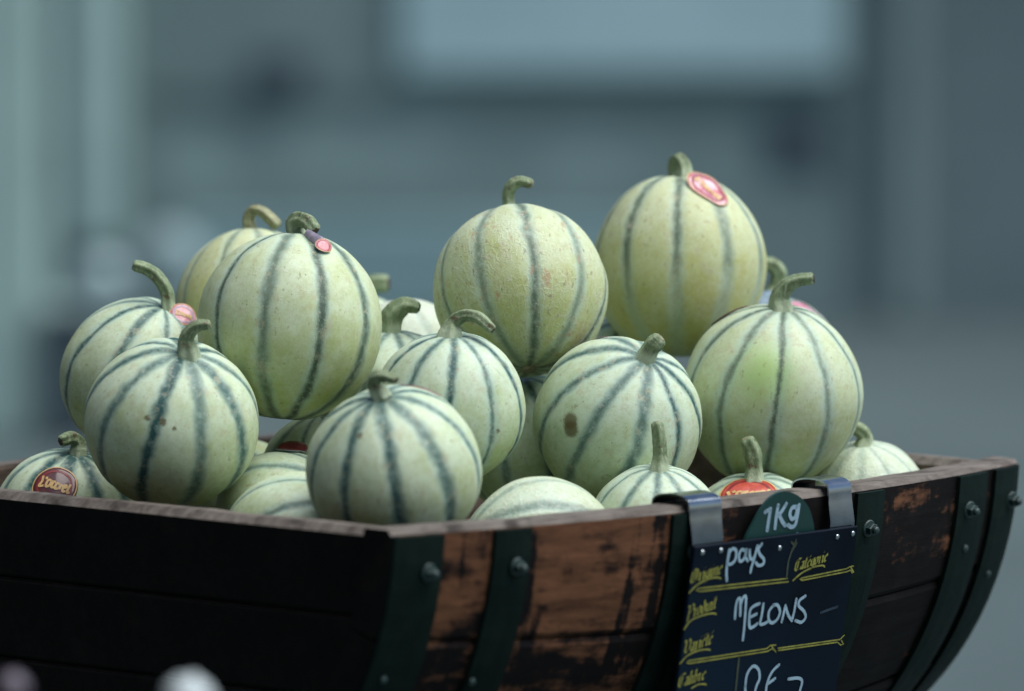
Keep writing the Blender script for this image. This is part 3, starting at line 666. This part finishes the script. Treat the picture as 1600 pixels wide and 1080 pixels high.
# steel clips: up from the board, over the rim, down inside
TOPV = (C0-STL)
def clip(px0, px1):
    r0, r1 = brd(px0, 850), brd(px1, 846); x0, x1 = r0.x, r1.x
    wm = SM @ Vector(((x0+x1)/2, 0, 0)); q = BAR.inverted() @ wm; s = q.x
    h = Rb(s); tin = .26-math.sqrt((h-TH)**2-HC*HC); tout = .26-math.sqrt(h*h-HC*HC)
    yb = q.y; zb = q.z
    prof = [(yb+.0053, zb-.012), (yb+.0038, zb), (yb+.0034, zb+.004), (tout-.0049, -.009), (tout-.0047, -.003)]
    cx, rr = (tout+tin)/2, (tin-tout)/2+.0045
    for k in range(0, 13):
        a = math.pi*(1-k/12); prof.append((cx+rr*math.cos(a), .0005+.0075*math.sin(a)**.8))
    prof += [(tin+.0042, -.012), (tin+.0036, -.028)]
    pr = [Vector((0, a, b)) for a, b in prof]; v = []; f = []; n = len(pr); ax = BAR.inverted().to_3x3() @ SX; th = .0012
    o0 = Vector((s, 0, 0)); hw = (x1-x0)/2; cen = None
    for i, p in enumerate(pr):
        T = (pr[min(i+1, n-1)]-pr[max(i-1, 0)]).normalized(); nn = Vector((0, -T.z, T.y)); k = min(1, max(0, i-1)/3)
        # the strip follows the board at its foot and the curved rim at its top
        tang = Vector((1, (Rb(s-.01)-Rb(s+.01))/.02, 0)).normalized(); d = (ax*(1-k)+tang*k); d.normalize()
        for wv in (-hw, hw):
            for q_ in (0, th): v.append(o0+p+d*wv+nn*(q_-th))
    for i in range(n-1):
        a = i*4; b = a+4
        f += [(a+1, a+3, b+3, b+1), (a, b, b+2, a+2), (a, a+1, b+1, b), (a+2, b+2, b+3, a+3)]
    f += [(0, 2, 3, 1), (n*4-4, n*4-3, n*4-1, n*4-2)]
    m = SI @ BAR
    o = link('clip', [m @ p for p in v], f, M_CHROME, board, False); o.data.shade_smooth(); md = o.modifiers.new('edges', 'EDGE_SPLIT'); md.split_angle = R_(35)
    return o
clip(1089, 1136); clip(1300, 1338)
# green tab behind the top of the board
TAB = SM @ Matrix.Translation((0, 0, -.0045))
tab = tag(empty('weight_tab', TAB), 'dark green plastic tab lettered 1Kg standing behind the price board', 'tag'); TI = TAB.inverted()
def tabp(px, py, up=0.):
    o = TAB.translation; r = ray(px, py); t = (o-CAM).dot(SN)/r.dot(SN); p = TI @ (CAM+r*t); return Vector((p.x, p.y, up))
outl = crom([tabp(*q) for q in ((1160, 862), (1165, 842), (1175, 822), (1190, 795), (1206, 776), (1226, 768), (1246, 774), (1262, 790), (1270, 812), (1273, 835), (1272, 856))], 5)
n = len(outl); vv = [Vector((p.x, p.y, z)) for z in (0, -.002) for p in outl]
MB().add(vv, [tuple(range(n-1, -1, -1)), tuple(range(n, 2*n))]+[(i, (i+1) % n, n+(i+1) % n, n+i) for i in range(n)]).build('plate', M_TAB, tab)
def z6(x, y): return tabp(1080+x/4.909, 640+y/4.909)
pen('lettering', [[(566, 785), (606, 762)], [(606, 762), (592, 845), (580, 925)], [(664, 735), (648, 830), (640, 908)], [(725, 722), (690, 780), (658, 815)], [(668, 800), (690, 850), (716, 888)],
     [(806, 745), (770, 752), (752, 800), (768, 838), (796, 815), (812, 745)], [(822, 732), (808, 820), (792, 882), (765, 900), (738, 885)]], .0016, M_WHITE, tab, conv=z6, up=.0003)
pen('printed_dot', [[(800, 962), (812, 958), (822, 962)]], .0016, M_WHITE, tab, conv=z6, up=.0003)

# ------------------------------------------------------------------ the street behind
def ground():
    t = NT('grey pavement'); n = t.noise(t.obj, .9, 5, .6); n2 = t.noise(t.obj, 14, 4, .7)
    c = t.mix(t.ss(n, .35, .68), (.044, .07, .071), (.064, .095, .096)); c = t.mix(t.m('MULTIPLY', t.ss(n2, .5, .7), .4), c, (.042, .065, .066))
    return t.out(c, .8, n2, .3, .004)
g = link('pavement', [(-300, -300, 0), (300, -300, 0), (300, 300, 0), (-300, 300, 0)], [(0, 1, 2, 3)], ground()); tag(g, kind='structure')
def wallm(name, a, b, sc=.8):
    t = NT(name); n = t.noise(t.obj, sc, 5, .6); n2 = t.noise(t.obj, 9, 4, .7); c = t.mix(t.ss(n, .32, .7), a, b)
    return t.out(t.mix(t.m('MULTIPLY', t.ss(n2, .5, .7), .3), c, tuple(x*.6 for x in a)), .85, n2, .4, .004)
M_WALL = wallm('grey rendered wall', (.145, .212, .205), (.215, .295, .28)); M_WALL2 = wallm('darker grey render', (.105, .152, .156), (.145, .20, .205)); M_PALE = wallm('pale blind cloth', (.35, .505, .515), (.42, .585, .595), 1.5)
M_STONE = wallm('pale stone', (.33, .47, .43), (.41, .56, .51), 1.5); M_DARK = simple('dark window glass', (.225, .315, .298), .6, .2, 3)
M_FRAME = wallm('dark window frame', (.15, .215, .21), (.19, .26, .255)); M_PLINTH = wallm('blue grey plinth stone', (.20, .32, .325), (.26, .38, .385))
M_CHEST = simple('dark blue chest', (.05, .075, .09), .6, .2, 12)
DW = 18.2
def wx(px): return (px-800)/FPX*DW
def wz(py): return CAM_Z+DW*(-math.sin(PITCH)-(py-540)/FPX*math.cos(PITCH))
WY = DW*math.cos(PITCH)
bld = tag(empty('building', Matrix.Translation((0, WY, 0))), 'grey blurred building facade with a pale panel above a dark window band', 'building')
X0, X1, Z0, Z1 = wx(215), wx(1325), wz(325), wz(150)
b = MB(); b.box((-7, 0, 0), (X0, .35, 6)); b.box((X1, 0, 0), (wx(1345), .35, 6)); b.box((X0, 0, 0), (X1, .35, Z0)); b.box((X0, 0, Z1), (X1, .35, 6)); b.build('wall', M_WALL, bld)
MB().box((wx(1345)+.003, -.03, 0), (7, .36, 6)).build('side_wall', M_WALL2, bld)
MB().box((wx(1385), -.075, 0), (wx(1432), -.031, 6), b=.02).build('downpipe', M_WALL, bld)
MB().box((X0, .03, Z0), (X1, .05, Z1)).build('window_pane', M_DARK, bld)
fr = MB(); fr.box((X0, .008, Z0), (X0+.06, .029, Z1)); fr.box((X1-.06, .008, Z0), (X1, .029, Z1)); fr.box((X0+.06, .008, Z0), (X1-.06, .029, Z0+.05)); fr.build('window_frame', M_FRAME, bld)
MB().box((wx(628), -.05, wz(112)), (wx(1312), -.002, wz(-420)), b=.006).build('fascia_panel', M_PALE, bld)
for a_, b_, c_, d_ in ((395, 480, 85, 150),): MB().box((wx(a_), -.03, wz(d_)), (wx(b_), -.001, wz(c_))).build('vent', M_CHEST, bld)
MB().box((wx(1195), .004, wz(262)), (wx(1290), .0295, wz(180))).build('vent', M_CHEST, bld)
MB().box((wx(285), -.09, 0), (wx(1010), -.001, wz(345)), b=.01).build('plinth', M_PLINTH, bld)
MB().box((wx(116), -.12, wz(378)), (wx(193), -.002, 5.5), b=.01).build('pilaster', M_STONE, bld)
M_SHADEWALL = wallm('dark shading wall', (.07, .075, .075), (.10, .105, .105))  # for unseen walls added to cut fill light from behind and left
shade_back = tag(empty('building', Matrix.Translation((0, -6.5, 0))), 'added dark facade behind the viewer, unseen, cutting the fill light', 'building')
MB().box((-9, -.4, 0), (9, 0, 7.5)).build('wall', M_SHADEWALL, shade_back); MB().box((-9.1, -.5, 7.5005), (9.1, .15, 7.7)).build('cornice', M_SHADEWALL, shade_back)
shade_left = tag(empty('building', Matrix.Translation((-4.2, 0, 0))), 'added dark wall at the left, out of view, cutting the fill light', 'building')  # unseen, added to keep light off the left side
MB().box((-.4, -6.4, 0), (0, 13, 7.5)).build('wall', M_SHADEWALL, shade_left); MB().box((-.5, -6.3, 7.5005), (.12, 13.1, 7.7)).build('cornice', M_SHADEWALL, shade_left)
# post nearer on the left, dark chest with two white things on it
p = on_ground(-20, 14.4)
post = tag(MB().box((-.16, -.06, 0), (.128, .1, 3.6), b=.012).build('stone_post', M_STONE), 'pale blurred upright stone post at the left edge', 'post'); post.location = p
cr = on_ground(190, 14.4)
ch = tag(empty('chest', Matrix.Translation(cr)), 'dark blurred chest standing on the pavement behind the left melons', 'chest')
MB().box((-.17, -.12, 0), (.2, .2, .29), b=.01).build('body', M_CHEST, ch); MB().box((-.18, -.13, .2905), (.21, .21, .31), b=.006).build('lid', M_FRAME, ch)
def pot(px, r, mat, label, cat, nm, dy=0.):
    b = MB(); b.lathe([(r*.55, 0), (r*.8, r*.25), (r, r*.8), (r*.95, r*1.3), (r*.7, r*1.75), (r*.3, r*1.95)], 28, (0, 0, 0), (0, 0, 1))
    o = b.build(nm, mat, None, True); o.location = Vector(((px-800)/FPX*14.4, cr.y+dy, .31)); return tag(o, label, cat)
M_WPOT = simple('white enamel', (.36, .48, .50), .35, .05, 10); M_GPOT = simple('grey cloth', (.20, .28, .29), .8, .15, 20)
pot(158, .052, M_WPOT, 'small round white pot on the blurred chest at the left', 'pot', 'pot')
pot(262, .085, M_GPOT, 'larger pale grey round bundle on the blurred chest beside the white pot', 'bundle', 'cloth_bundle', .04)
# out-of-focus turnips on a small crate close to the lens side of the barrel
M_TURN = simple('white turnip skin', (.48, .55, .55), .4, .08, 30); M_TURN2 = simple('mauve turnip skin', (.11, .09, .115), .4, .2, 30)
def turnip(px, py, d, r, mat, label):
    b = MB(); b.lathe([(r*.05, -r*1.1), (r*.2, -r*.85), (r*.7, -r*.55), (r*.98, -.1*r), (r*.95, r*.25), (r*.6, r*.62), (r*.22, r*.72), (r*.1, r*.85)], 26, (0, 0, 0), (.25, 0, 1))
    o = b.build('turnip', mat, None, True); o.location = at(px, py, d); return tag(o, label, 'turnip', 'turnips on the crate in front'), o.location
DT = 3.55
_, l1 = turnip(296, 1088, DT, .0145, M_TURN, 'bright white blurred turnip at the bottom edge before the dark barrel end')
turnip(20, 1072, DT, .0095, M_TURN2, 'small mauve blurred turnip in the bottom left corner')
tz = l1.z-.0165
st = tag(empty('crate', Matrix.Translation((l1.x-.05, l1.y, 0))), 'plain wooden crate standing below the picture under the turnips', 'crate')
for i in range(4): MB().box((-.12+i*.061, -.1, tz-.012), (-.12+i*.061+.057, .1, tz), b=.001).build('slat', M_TRESTLE, st)
for x in (-.12, .10):
    for y in (-.1, .08): MB().box((x, y, 0), (x+.022, y+.02, tz-.0121)).build('leg', M_TRESTLE, st)
